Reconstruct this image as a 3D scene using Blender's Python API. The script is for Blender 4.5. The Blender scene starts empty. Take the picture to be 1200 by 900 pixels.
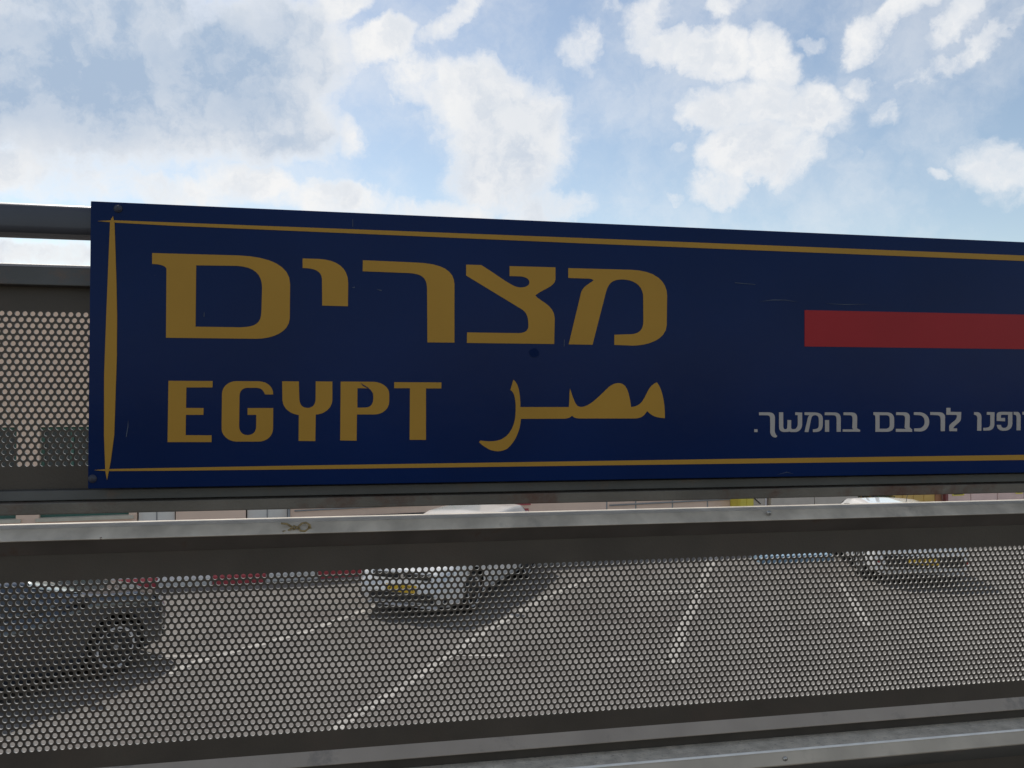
import bpy, bmesh, math, random
from mathutils import Vector, Matrix, Euler
from mathutils.geometry import tessellate_polygon
random.seed(7)
R = math.radians
sc = bpy.context.scene
COL = sc.collection

# ------------------------------------------------------------------ camera
F = 940.0
EYE = 3.45                                     # eye height above the street
pit, rol, PSI = R(0.7755), R(-0.1694), R(10.6244)
cr, sr, cp, sp_ = math.cos(rol), math.sin(rol), math.cos(pit), math.sin(pit)
MR = Matrix(((1, 0, 0), (0, cp, -sp_), (0, sp_, cp))) @ Matrix(((cr, 0, sr), (0, 1, 0), (-sr, 0, cr)))
cam = bpy.data.cameras.new('camera'); camo = bpy.data.objects.new('camera', cam); COL.objects.link(camo)
right, fwd, up = MR.col[0], MR.col[1], MR.col[2]
cm = Matrix((right, up, -fwd)).transposed().to_4x4(); cm.translation = (0, 0, EYE)
camo.matrix_world = cm
cam.sensor_width = 36; cam.lens = F / 1200 * 36; cam.clip_start = 0.02; cam.clip_end = 4000
sc.camera = camo
def ray(px, py): return MR @ Vector((px - 600, F, -(py - 450)))

# ------------------------------------------------------------------ light
SUN_AZ, SUN_EL = R(-40), R(55)
w = bpy.data.worlds.new('World'); sc.world = w; w.use_nodes = True
sl = bpy.data.lights.new('sun', 'SUN'); so = bpy.data.objects.new('sun', sl); COL.objects.link(so)
sl.energy = 3.6; sl.angle = R(0.5); sl.color = (1, .95, .87)
sd = Vector((math.sin(SUN_AZ) * math.cos(SUN_EL), math.cos(SUN_AZ) * math.cos(SUN_EL), math.sin(SUN_EL)))
so.rotation_euler = sd.to_track_quat('Z', 'Y').to_euler()
sc.view_settings.view_transform = 'Standard'; sc.view_settings.look = 'None'
sc.view_settings.exposure = 0.0; sc.view_settings.gamma = 1

# world: Nishita sky plus clouds laid out by direction (azimuth / elevation)
nt = w.node_tree; N = nt.nodes; LK = nt.links; N.clear()
def nd(t, **k):
    n = N.new(t)
    for a, b in k.items(): setattr(n, a, b)
    return n
def val(sock, v):
    if hasattr(v, 'is_output') or isinstance(v, bpy.types.NodeSocket): LK.new(v, sock)
    else: sock.default_value = v
def m(op, a, b=0.0, c=None, clamp=False):
    n = nd('ShaderNodeMath', operation=op, use_clamp=clamp); val(n.inputs[0], a); val(n.inputs[1], b)
    if c is not None: val(n.inputs[2], c)
    return n.outputs[0]
def vm(op, a, b=None, scale=None):
    n = nd('ShaderNodeVectorMath', operation=op); val(n.inputs[0], a)
    if b is not None: val(n.inputs[1], b)
    if scale is not None: val(n.inputs[3], scale)
    return n.outputs[1] if op in ('LENGTH', 'DISTANCE') else n.outputs[0]
def mr(v, a, b, c=0.0, d=1.0, kind='SMOOTHSTEP'):
    n = nd('ShaderNodeMapRange', interpolation_type=kind)
    val(n.inputs[0], v); val(n.inputs[1], a); val(n.inputs[2], b); val(n.inputs[3], c); val(n.inputs[4], d)
    return n.outputs[0]
def mixc(f, a, b):
    n = nd('ShaderNodeMix', data_type='RGBA'); val(n.inputs[0], f); val(n.inputs[6], a); val(n.inputs[7], b)
    return n.outputs[2]
def noise(vec, scale, detail=8, rough=.58):
    n = nd('ShaderNodeTexNoise', noise_dimensions='3D'); val(n.inputs['Vector'], vec)
    n.inputs['Scale'].default_value = scale; n.inputs['Detail'].default_value = detail; n.inputs['Roughness'].default_value = rough
    return n
sky = nd('ShaderNodeTexSky', sky_type='NISHITA', sun_disc=False, sun_elevation=SUN_EL, sun_rotation=SUN_AZ,
         altitude=50, air_density=1.0, dust_density=.5, ozone_density=1.4)
tc = nd('ShaderNodeTexCoord').outputs['Generated']
dv = vm('NORMALIZE', tc)
wn = noise(dv, 9.0, 3, .55).outputs['Color']
warp = vm('SCALE', vm('SUBTRACT', wn, (0.5, 0.5, 0.5)), scale=0.050)
wn2 = noise(dv, 34.0, 4, .6).outputs['Color']
warp2 = vm('SCALE', vm('SUBTRACT', wn2, (0.5, 0.5, 0.5)), scale=0.026)
wn3 = noise(dv, 95.0, 3, .6).outputs['Color']
warp3 = vm('SCALE', vm('SUBTRACT', wn3, (0.5, 0.5, 0.5)), scale=0.011)
d2 = vm('ADD', vm('ADD', vm('ADD', dv, warp), warp2), warp3)
sx = nd('ShaderNodeSeparateXYZ'); LK.new(d2, sx.inputs[0])
az = m('ARCTAN2', sx.outputs[0], sx.outputs[1]); el = m('ARCSINE', sx.outputs[2])
cb = nd('ShaderNodeCombineXYZ'); LK.new(az, cb.inputs[0]); LK.new(el, cb.inputs[1]); ae = cb.outputs[0]
def azel(px, py):
    v = ray(px, py).normalized(); return math.atan2(v.x, v.y), math.asin(v.z)
# clouds: seen-from-street centre, size, tilt, weight, how grey the middle is
CL = [(60, 95, 230, 100, 0, 1.3, 1.0), (250, 90, 150, 95, 0, 1.3, 1.0), (150, 20, 260, 60, 0, 1.15, .75), (330, 60, 90, 80, 0, 1.1, .7),
      (320, 140, 95, 60, 0, 1.1, .6), (50, 296, 120, 20, 0, 1.0, .2), (60, 205, 130, 38, 0, .9, 0), (200, 222, 130, 26, 0, .78, 0), (285, 214, 66, 30, 0, .9, 0), (395, 235, 100, 30, 0, .8, 0),
      (345, 130, 34, 34, 0, .6, 0), (410, 160, 26, 40, 20, .75, 0), (385, 95, 30, 55, 0, .6, 0),
      (402, 6, 66, 24, 25, 1.0, 0), (450, 56, 52, 26, 15, .95, 0), (530, 26, 60, 20, 35, .8, 0), (495, 100, 55, 34, -20, .85, 0),
      (560, 115, 90, 50, 0, 1.1, .0), (600, 165, 95, 82, 0, 1.2, .30), (560, 205, 65, 48, 0, .9, .20), (505, 140, 50, 30, 0, .6, 0),
      (645, 246, 72, 28, 0, .95, .12), (520, 250, 90, 28, 0, .9, .05), (610, 215, 80, 50, 0, .8, .2),
      (682, 56, 40, 34, 0, .8, 0), (757, 28, 36, 48, -25, .8, 0), (782, 62, 50, 26, 0, .75, 0), (720, 12, 30, 14, 0, .5, 0),
      (842, 66, 56, 34, 0, 1.05, .02), (902, 68, 42, 46, 0, 1.05, .02), (890, 120, 50, 42, 0, 1.0, .05), (948, 132, 50, 46, 0, 1.05, .06), (840, 135, 54, 30, 0, .9, .04),
      (880, 178, 76, 42, 0, 1.05, .1), (845, 222, 50, 26, 0, .85, .08), (925, 185, 50, 36, 0, .8, .06), (955, 48, 26, 10, 0, .7, 0),
      (850, 8, 30, 16, 0, .65, 0), (1068, 12, 62, 20, 25, .8, 0), (1015, 50, 36, 24, 45, .75, 0),
      (1010, 104, 22, 15, 0, .62, 0), (1030, 142, 26, 16, 0, .62, 0), (1034, 128, 16, 14, 0, .5, 0), (1126, 22, 52, 18, 30, .6, 0), (1150, 52, 80, 16, 25, .58, 0), (1090, 84, 60, 14, 20, .5, 0),
      (1172, 196, 52, 42, 0, 1.05, .1), (1185, 228, 50, 26, 0, .85, .1), (1100, 204, 18, 10, 0, .66, 0), (1122, 226, 20, 7, 0, .5, 0), (797, 180, 14, 12, 0, .6, 0), (790, 234, 15, 12, 0, .6, 0), (998, 186, 12, 16, 0, .45, 0)]
Fs = Gs = None
for (cx, cy, rx, ry, rt, wt, gr) in CL:
    a, e = azel(cx, cy)
    n = nd('ShaderNodeMapping', vector_type='TEXTURE'); LK.new(ae, n.inputs[0])
    n.inputs['Location'].default_value = (a, e, 0); n.inputs['Rotation'].default_value = (0, 0, R(rt))
    k = 1.08
    n.inputs['Scale'].default_value = (rx / F * k, ry / F * k, 1)
    L_ = vm('LENGTH', n.outputs[0]); f_ = mr(L_, 1.25, 0.25, 0, wt)
    Fs = f_ if Fs is None else m('MAXIMUM', Fs, f_)
    if gr:
        g_ = m('MULTIPLY', mr(L_, 1.0, 0.3), gr); Gs = g_ if Gs is None else m('MAXIMUM', Gs, g_)
fb = noise(d2, 8.0, 11, .62).outputs['Fac']
fb2 = noise(d2, 30.0, 8, .6).outputs['Fac']
# generic broken cumulus for the rest of the sky
a0, e0 = azel(600, 150)
v0 = Vector((math.sin(a0) * math.cos(e0), math.cos(a0) * math.cos(e0), math.sin(e0)))
off = mr(vm('DISTANCE', dv, tuple(v0)), 0.62, 0.85)
gen = m('MULTIPLY', mr(noise(d2, 2.6, 10, .58).outputs['Fac'], .52, .68), off)
dens = m('ADD', Fs, m('MULTIPLY', m('SUBTRACT', fb, .5), 1.7)); dens = m('ADD', dens, m('MULTIPLY', m('SUBTRACT', fb2, .5), .75))
alpha = m('MAXIMUM', mr(dens, .20, 1.06), gen, clamp=True)
thin = m('MULTIPLY', mr(fb, .36, .72), .42)                     # thin veil
alpha = m('MAXIMUM', alpha, thin)
core = mr(dens, .42, 1.05)
shade = m('ADD', m('MULTIPLY', m('MULTIPLY', Gs, core), mr(noise(d2, 5.0, 9, .6).outputs['Fac'], .34, .66, .66, .98)), m('MULTIPLY', m('MULTIPLY', mr(noise(d2, 17.0, 9, .62).outputs['Fac'], .60, .36), mr(dens, .5, 1.2)), .34), clamp=True)
ccol = mixc(shade, (1.0, 1.0, 1.0, 1), (.44, .56, .73, 1))
bgs = nd('ShaderNodeBackground'); 
skyc = nd('ShaderNodeMix', data_type='RGBA', blend_type='MULTIPLY'); skyc.inputs[0].default_value = 1
LK.new(sky.outputs[0], skyc.inputs[6]); skyc.inputs[7].default_value = (1.12, 1.0, .86, 1)
LK.new(skyc.outputs[2], bgs.inputs[0]); bgs.inputs[1].default_value = 0.15
bgc = nd('ShaderNodeBackground'); LK.new(ccol, bgc.inputs[0]); bgc.inputs[1].default_value = 0.92
mx = nd('ShaderNodeMixShader'); LK.new(alpha, mx.inputs[0]); LK.new(bgs.outputs[0], mx.inputs[1]); LK.new(bgc.outputs[0], mx.inputs[2])
out = nd('ShaderNodeOutputWorld'); LK.new(mx.outputs[0], out.inputs[0])

# ------------------------------------------------------------------ helpers
def mat(name, col, rough=.6, metal=0.0, var=.15, scale=6.0, bump=0.0, bscale=60.0, col2=None, c2lo=.55, c2hi=.7, c2scale=3.0, spec=.5, coat=0.0, trans=0.0):
    M = bpy.data.materials.new(name); M.use_nodes = True; t = M.node_tree; b = t.nodes['Principled BSDF']
    b.inputs['Roughness'].default_value = rough; b.inputs['Metallic'].default_value = metal
    b.inputs['Specular IOR Level'].default_value = spec; b.inputs['Coat Weight'].default_value = coat
    b.inputs['Coat Roughness'].default_value = .05
    if trans: b.inputs['Transmission Weight'].default_value = trans
    co = t.nodes.new('ShaderNodeTexCoord').outputs['Object']
    n = t.nodes.new('ShaderNodeTexNoise'); n.inputs['Scale'].default_value = scale; n.inputs['Detail'].default_value = 7; t.links.new(co, n.inputs['Vector'])
    r = t.nodes.new('ShaderNodeMapRange'); r.inputs[1].default_value = .3; r.inputs[2].default_value = .7
    r.inputs[3].default_value = 1 - var; r.inputs[4].default_value = 1 + var; t.links.new(n.outputs['Fac'], r.inputs[0])
    v = t.nodes.new('ShaderNodeVectorMath'); v.operation = 'SCALE'; v.inputs[0].default_value = col[:3]; t.links.new(r.outputs[0], v.inputs[3])
    c = v.outputs[0]
    if col2:
        n2 = t.nodes.new('ShaderNodeTexNoise'); n2.inputs['Scale'].default_value = c2scale; n2.inputs['Detail'].default_value = 10; n2.inputs['Roughness'].default_value = .7
        t.links.new(co, n2.inputs['Vector'])
        r2 = t.nodes.new('ShaderNodeMapRange'); r2.inputs[1].default_value = c2lo; r2.inputs[2].default_value = c2hi; t.links.new(n2.outputs['Fac'], r2.inputs[0])
        x = t.nodes.new('ShaderNodeMix'); x.data_type = 'RGBA'; t.links.new(r2.outputs[0], x.inputs[0]); t.links.new(c, x.inputs[6]); x.inputs[7].default_value = (*col2, 1); c = x.outputs[2]
    t.links.new(c, b.inputs['Base Color'])
    if bump:
        n3 = t.nodes.new('ShaderNodeTexNoise'); n3.inputs['Scale'].default_value = bscale; n3.inputs['Detail'].default_value = 6; t.links.new(co, n3.inputs['Vector'])
        bp = t.nodes.new('ShaderNodeBump'); bp.inputs['Strength'].default_value = bump; bp.inputs['Distance'].default_value = .01
        t.links.new(n3.outputs['Fac'], bp.inputs['Height']); t.links.new(bp.outputs[0], b.inputs['Normal'])
    return M
def link(name, me, material, parent=None, smooth=False, **props):
    o = bpy.data.objects.new(name, me); COL.objects.link(o)
    if material:
        for mm in (material if isinstance(material, (list, tuple)) else [material]): me.materials.append(mm)
    if parent: o.parent = parent
    if smooth: me.polygons.foreach_set('use_smooth', [True] * len(me.polygons))
    for k, v in props.items(): o[k] = v
    return o
def pyd(name, vs, fs, material, parent=None, smooth=False, **props):
    me = bpy.data.meshes.new(name); me.from_pydata([tuple(v) for v in vs], [], fs); me.update()
    return link(name, me, material, parent, smooth, **props)
def thing(name, label, cat, loc=(0, 0, 0), rz=0, group=None):
    o = bpy.data.objects.new(name, None); COL.objects.link(o); o.location = loc; o.rotation_euler = (0, 0, rz); o.empty_display_size = .2
    o['label'] = label; o['category'] = cat
    if group: o['group'] = group
    return o
def bmobj(name, bm, material, parent=None, smooth=False, **props):
    bmesh.ops.recalc_face_normals(bm, faces=bm.faces)
    me = bpy.data.meshes.new(name); bm.to_mesh(me); bm.free(); return link(name, me, material, parent, smooth, **props)
def box_bm(bm, x0, x1, y0, y1, z0, z1, bev=0):
    g = bmesh.ops.create_cube(bm, size=1)['verts']
    for v in g: v.co = Vector(((x0 + x1) / 2 + v.co.x * (x1 - x0), (y0 + y1) / 2 + v.co.y * (y1 - y0), (z0 + z1) / 2 + v.co.z * (z1 - z0)))
    if bev:
        es = list({e for v in g for e in v.link_edges}); bmesh.ops.bevel(bm, geom=es, offset=bev, segments=2, affect='EDGES', clamp_overlap=True)
def box(name, x0, x1, y0, y1, z0, z1, material, parent=None, bev=0, **props):
    bm = bmesh.new(); box_bm(bm, x0, x1, y0, y1, z0, z1, bev); return bmobj(name, bm, material, parent, **props)
def cyl_bm(bm, c, r, h, axis='Z', seg=24, r2=None):
    g = bmesh.ops.create_cone(bm, cap_ends=True, segments=seg, radius1=r, radius2=r if r2 is None else r2, depth=h)['verts']
    Mx = {'Z': Matrix(), 'X': Matrix.Rotation(R(90), 4, 'Y'), 'Y': Matrix.Rotation(R(90), 4, 'X')}[axis]
    for v in g: v.co = (Mx @ v.co) + Vector(c)
def extrude_profile(name, prof, x0, x1, material, parent, close=True, **props):
    """closed profile [(y,z)] swept along local x"""
    n = len(prof); vs = [(x0, y, z) for y, z in prof] + [(x1, y, z) for y, z in prof]
    fs = [(i, (i + 1) % n, n + (i + 1) % n, n + i) for i in range(n)] + [tuple(range(n)), tuple(range(2 * n - 1, n - 1, -1))]
    bm = bmesh.new(); vv = [bm.verts.new(v) for v in vs]
    for f in fs: bm.faces.new([vv[i] for i in f])
    return bmobj(name, bm, material, parent, **props)
def tube(name, pts, r, material, parent=None, seg=8, **props):
    vs = []; fs = []; P = [Vector(p) for p in pts]
    for i, p in enumerate(P):
        d = (P[min(i + 1, len(P) - 1)] - P[max(i - 1, 0)]).normalized()
        a = d.orthogonal().normalized() if i == 0 else (a - d * a.dot(d)).normalized(); b = d.cross(a)
        for k in range(seg): t = 2 * math.pi * k / seg; vs.append(p + (a * math.cos(t) + b * math.sin(t)) * r)
    for i in range(len(P) - 1):
        for k in range(seg): fs.append((i * seg + k, i * seg + (k + 1) % seg, (i + 1) * seg + (k + 1) % seg, (i + 1) * seg + k))
    fs += [tuple(range(seg)), tuple(range((len(P) - 1) * seg, len(P) * seg))[::-1]]
    return pyd(name, vs, fs, material, parent, True, **props)

# ------------------------------------------------------------------ materials
m_sheet = mat('perforated_steel', (.066, .054, .043), .50, .25, .18, 9, .05, 300, col2=(.085, .058, .044), c2lo=.52, c2hi=.75, c2scale=2.2)
m_hole = mat('punched_edge', (.30, .29, .27), .45, .3, .1, 30)
m_bar = mat('weathered_aluminium', (.56, .50, .42), .5, .05, .22, 24, .05, 400, col2=(.25, .23, .20), c2lo=.56, c2hi=.78, c2scale=9)
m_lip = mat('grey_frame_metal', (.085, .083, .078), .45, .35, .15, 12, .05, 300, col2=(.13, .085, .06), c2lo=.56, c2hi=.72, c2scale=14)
m_ledge = mat('dusty_ledge', (.74, .66, .54), .85, 0, .22, 60, .3, 500, col2=(.34, .29, .24), c2lo=.52, c2hi=.70, c2scale=120)
m_rail = mat('top_rail_paint', (.060, .064, .078), .38, .3, .1, 6)
m_rust = mat('rusty_steel', (.16, .10, .07), .7, .2, .3, 30, .1, 200)
m_steel = mat('screw_steel', (.45, .44, .42), .35, .8, .1, 200)
m_conc = mat('concrete', (.30, .29, .27), .9, 0, .12, 4, .15, 60, col2=(.2, .19, .17), c2scale=2)
m_blue = mat('sign_blue_paint', (.0008, .0140, .076), .20, 0, .16, 3, .12, 5, col2=(.05, .06, .10), c2lo=.66, c2hi=.80, c2scale=150, spec=.11)
m_gold = mat('sign_gold_vinyl', (.40, .215, .026), .45, 0, .08, 5, spec=.25)
m_red = mat('sign_red_vinyl', (.32, .012, .018), .42, 0, .08, 5, spec=.22)
m_white = mat('sign_white_vinyl', (.38, .35, .33), .5, 0, .06, 5)
m_scr = mat('scratch', (.06, .08, .12), .6, 0, .2, 50)

# ------------------------------------------------------------------ street
road = mat('asphalt', (.150, .138, .126), .85, 0, .20, 1.1, .3, 90, col2=(.105, .092, .084), c2lo=.48, c2hi=.62, c2scale=.45)
pave = mat('pavement', (.52, .50, .46), .9, 0, .08, 1.5, .1, 60)
line_m = mat('road_paint', (.36, .34, .31), .7, 0, .2, 6, col2=(.2, .19, .18), c2lo=.48, c2hi=.66, c2scale=9)
S = 2500
pyd('ground', [(-S, -S, 0), (S, -S, 0), (S, S, 0), (-S, S, 0)], [(0, 1, 2, 3)], road, kind='structure')

PHI = R(16.8)                                     # street direction
KY = 16.15                                         # kerb line crosses x=0 here
BY = 19.6                                         # building line crosses x=0 here
def on_ground(px, py, z=0.0):
    d = ray(px, py); t = (z - EYE) / d.z; return Vector((d.x * t, d.y * t, z))
def on_wall(px, py, Y0=BY):
    """-> (distance along the street line from x=0, height)"""
    d = ray(px, py); td = Vector((math.cos(PHI), math.sin(PHI), 0)); n = Vector((-math.sin(PHI), math.cos(PHI), 0))
    t = n.dot(Vector((0, Y0, 0))) / n.dot(d); p = d * t
    return (p - Vector((0, Y0, 0))).dot(td), EYE + p.z
st = bpy.data.objects.new('pavement', None)
# pavement in the street's own frame
def street_empty(name, Y0): 
    o = bpy.data.objects.new(name, None); COL.objects.link(o); o.location = (0, Y0, 0); o.rotation_euler = (0, 0, PHI); return o
pv = box('pavement', -40, 60, .302, 7.5, -.3, .13, pave, None, kind='structure'); pv.location = (0, KY, 0); pv.rotation_euler = (0, 0, PHI)
kr = mat('kerb_red_paint', (.42, .06, .07), .7, 0, .15, 8); kw = mat('kerb_white_paint', (.66, .64, .60), .7, 0, .12, 8)
kb = mat('kerb_blue_paint', (.22, .33, .43), .7, 0, .12, 8); kg = mat('kerb_stone_grey', (.36, .34, .31), .85, 0, .12, 8)
kerb = box('kerb', -40, 60, .02, .30, -.3, .10, kg, None, kind='structure'); kerb.location = (0, KY, 0); kerb.rotation_euler = (0, 0, PHI)
def kerb_s(px, py):
    p = on_ground(px, py); td = Vector((math.cos(PHI), math.sin(PHI), 0)); return (p - Vector((0, KY, 0))).dot(td)
s_a = kerb_s(250, 681)
step = .93
xs = s_a - 14 * step; i = 0
while xs < 30:
    if xs < kerb_s(420, 668): c = kr if i % 2 == 0 else kw
    elif kerb_s(880, 655) < xs < kerb_s(1010, 650): c = kb
    else: c = kg
    nm = 'kerb_stone'
    box(nm, xs + .008, xs + step - .008, -.012, .29, -.05, .14, c, kerb, bev=.015)
    xs += step; i += 1
# blue and white kerb island in front of the white car on the right
isl = box('traffic_island', -0.05, 1.55, 0, .55, -.2, .15, kb, None, bev=.03, kind='structure')
p = on_ground(896, 661); isl.location = (p.x, p.y, 0); isl.rotation_euler = (0, 0, R(9))

def marking(pts, wd=.12):
    P = [on_ground(*q) for q in pts]; vs = []; fs = []
    for i, p in enumerate(P):
        d = (P[min(i + 1, len(P) - 1)] - P[max(i - 1, 0)]).normalized(); s = Vector((-d.y, d.x, 0)) * wd / 2
        vs += [p + s + Vector((0, 0, .004)), p - s + Vector((0, 0, .004))]
    for i in range(len(P) - 1): fs.append((2 * i, 2 * i + 1, 2 * i + 3, 2 * i + 2))
    return pyd('road_marking', vs, fs, line_m, kind='structure')
marking([(196, 790), (232, 775), (300, 757), (360, 740), (425, 716), (470, 700)], .13)
marking([(385, 865), (400, 849), (470, 806), (560, 745), (640, 700), (690, 678)], .14)
marking([(787, 777), (800, 738), (816, 700), (830, 668), (838, 648)], .16)
marking([(983, 682), (1000, 705), (1018, 733)], .14)
for a, b, y0, y1 in ((176, 236, 769, 769.5), (716, 787, 773, 773.5), (530, 592, 768, 768.5), (700, 850, 694, 693), (922, 962, 732, 731.5), (1050, 1094, 703, 703), (395, 470, 733, 733)):
    if a < 395 or a > 500: marking([(a, y0), (b, y1)], .08 if y0 > 700 else .12)

# ------------------------------------------------------------------ building and things along the far side
m_wall = mat('pink_render', (.82, .60, .46), .9, 0, .05, 1.2, .1, 40, col2=(.74, .54, .42), c2lo=.5, c2hi=.8, c2scale=.8)
m_frame = mat('green_window_frame', (.05, .13, .10), .5, 0, .1, 4)
m_glass = mat('window_glass', (.03, .045, .05), .08, 0, .1, 2, spec=.8)
m_sill = mat('cream_sill', (.60, .53, .42), .8, 0, .08, 5)
m_door = mat('pale_door', (.74, .69, .62), .5, 0, .05, 3)
m_trim = mat('grey_trim', (.30, .29, .28), .7, 0, .1, 5)
m_pinkp = mat('pink_stone_panel', (.72, .52, .46), .85, 0, .07, 3, .1, 30)
m_beige = mat('beige_stone_panel', (.58, .50, .42), .85, 0, .08, 3, .1, 30)
m_ochre = mat('ochre_paint', (.66, .42, .12), .6, 0, .08, 3)
m_yel = mat('yellow_paint', (.72, .58, .08), .5, 0, .06, 4)
m_dark = mat('dark_post', (.03, .03, .035), .5, .2, .1, 10)
m_dred = mat('dark_red_post', (.20, .05, .05), .5, .0, .1, 10)
b = thing('building', 'long pink rendered building with green window frames across the street', 'building', (0, BY, 0), PHI)
bw = lambda px, py=605: on_wall(px, py)[0]
B0, B1, BZ = -22.0, bw(1001, 585), 5.75
win_z0, win_z1 = on_wall(100, 605.5)[1], on_wall(100, 500)[1]
wpx = [(-330, -130), (-110, 18.5), (45.5, 151), (207, 282)]
wins = [(bw(a), bw(c)) for a, c in wpx[:3]]
wins = [(wins[0][0] - 5.5, wins[0][1] - 5.2)] + wins
doors = [(bw(160), bw(206), 2.35), (bw(288), bw(338), 2.35)]
upper = [(x, x + 1.5) for x in [B0 + 1.2 + 3.1 * k for k in range(int((B1 - B0 - 2) / 3.1))] if x > bw(350)]
opens = [(a, c, win_z0, win_z1) for a, c in wins] + [(a, c, .13, z) for a, c, z in doors] + [(a, c, 1.5, 2.8) for a, c in upper]
opens = sorted(o for o in opens if o[0] > B0 and o[1] < B1)
bm = bmesh.new(); x = B0
for a, c, z0, z1 in opens:
    if a > x + 0.002: box_bm(bm, x, a, 0, .3, 0, BZ)
    a2 = max(a, x)
    if z0 > .2: box_bm(bm, a2, c, 0, .3, 0, z0)
    box_bm(bm, a2, c, 0, .3, z1, BZ); x = c
box_bm(bm, x, B1, 0, .3, 0, BZ); box_bm(bm, B1, B1 + .002, .3, 7.7, 0, BZ); box_bm(bm, B0, B0 + .3, .3, 7.7, 0, BZ); box_bm(bm, B0, B1, 7.7, 8, 0, BZ)
wl = bmobj('wall', bm, m_wall, b)
rf = box('roof', B0 - .1, B1 + .1, -.08, 8.1, BZ, BZ + .16, m_trim, b)
for a, c, z0, z1 in opens:
    if z0 < .2:
        d = box('door', a + .03, c - .03, .08, .14, z0, z1 - .03, m_door, b)
        box('door_gap', (a + c) / 2 - .012, (a + c) / 2 + .012, .070, .078, z0, z1 - .05, m_trim, d)
        box('door_handle', (a + c) / 2 + .06, (a + c) / 2 + .10, .04, .076, z0 + .95, z0 + 1.1, m_steel, d)
    else:
        wdw = box('window', a + .06, c - .06, .17, .19, z0 + .06, z1 - .06, m_glass, b)
        bm = bmesh.new()
        box_bm(bm, a, c, .12, .20, z0, z0 + .07); box_bm(bm, a, c, .12, .20, z1 - .07, z1)
        nm = 3 if c - a > 1.6 else 2
        for k in range(nm + 1):
            xx = a + (c - a - .06) * k / nm; box_bm(bm, xx, xx + .06, .125, .195, z0 + .07, z1 - .07)
        bmobj('window_frame', bm, m_frame, wdw)
        box('window_sill', a - .05, c + .10, -.06, .12, z0 - .07, z0 + .002, m_sill, wdw)
# conduit and wall-plate on the building
pc = [on_wall(345, 598.5), on_wall(500, 590.5)]
tube('wall_pipe', [(pc[0][0], -.03, pc[0][1]), (pc[1][0], -.03, pc[1][1])], .018, m_trim, b)
tube('wall_pipe', [(bw(338.5), -.03, .13), (bw(338.5), -.03, 2.2)], .03, m_trim, b)
q0, q1 = on_wall(714, 592), on_wall(868, 584)
tube('wall_pipe', [(q0[0], -.03, q0[1]), (q1[0], -.03, q1[1])], .022, m_trim, b)
q0, q1 = on_wall(300, 610.5), on_wall(500, 601)
tube('wall_pipe', [(q0[0], -.03, q0[1]), (q1[0], -.03, q1[1])], .02, m_dark, b)
for px in (711, 745, 788, 829):
    s_ = bw(px, 590); box('wall_joint', s_ - .018, s_ + .018, -.004, .01, .13, 1.25, m_trim, b)

# signs on the wall
m_plate = mat('white_sign_plate', (.75, .70, .70), .5, 0, .03, 5); m_rs = mat('sign_red_print', (.45, .08, .09), .5, 0, .03, 5)
def wall_box(name, px0, py0, px1, py1, y0, y1, material, parent=None, **pr):
    a = on_wall(px0, py0); c = on_wall(px1, py1)
    return box(name, min(a[0], c[0]), max(a[0], c[0]), y0, y1, min(a[1], c[1]), max(a[1], c[1]), material, parent, **pr)
t = thing('wall_sign', 'small white sign with red marks and red border, upper one on the pink wall', 'sign', (0, BY, 0), PHI)
wall_box('plate', 600.5, 575, 621.5, 591.5, -.03, -.005, m_plate, t)
wall_box('border', 600.5, 590.3, 621.5, 591.5, -.034, -.0305, m_rs, t)
for k in range(4):
    wall_box('printed_mark', 603 + k * 4.4, 583.5, 605.6 + k * 4.4, 588.0, -.034, -.0305, m_rs, t)
    wall_box('printed_mark', 603 + k * 4.4, 577.5, 605.0 + k * 4.4, 581.0, -.034, -.0305, m_rs, t)
t = thing('wall_sign', 'small red plate on the pink wall just under the white sign', 'sign', (0, BY, 0), PHI)
wall_box('plate', 610.5, 596.0, 619, 603, -.03, -.005, m_rs, t)
for k in range(3): wall_box('printed_mark', 612 + k * 2.3, 598, 613.1 + k * 2.3, 601.5, -.034, -.0305, m_plate, t)
# yellow cabinet with a grey framed board at its side
t = thing('cabinet', 'yellow metal cabinet standing against the wall between stone panels', 'cabinet', (0, BY, 0), PHI)
a, c = bw(855, 588), bw(872, 588)
box('cabinet_body', a, c, -.45, -.02, .13, 1.42, m_yel, t, bev=.01)
box('door', a + .03, (a + c) / 2 - .01, -.465, -.452, .2, 1.38, m_yel, t); box('door', (a + c) / 2 + .01, c - .03, -.465, -.452, .2, 1.38, m_yel, t)
t = thing('board', 'grey framed board leaning right of the yellow cabinet', 'board', (0, BY, 0), PHI)
a, c = bw(876, 588), bw(896, 588)
box('panel', a, c, -.08, -.02, .13, 1.40, m_beige, t)
for u, v_ in ((a, a + .05), (c - .05, c)): box('frame', u, v_, -.10, -.081, .13, 1.40, m_plate, t)
q = on_wall(880, 582), on_wall(889, 590)
tube('brace', [(q[0][0], -.095, q[0][1]), (q[1][0], -.095, q[1][1])], .012, m_dark, t)
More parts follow.
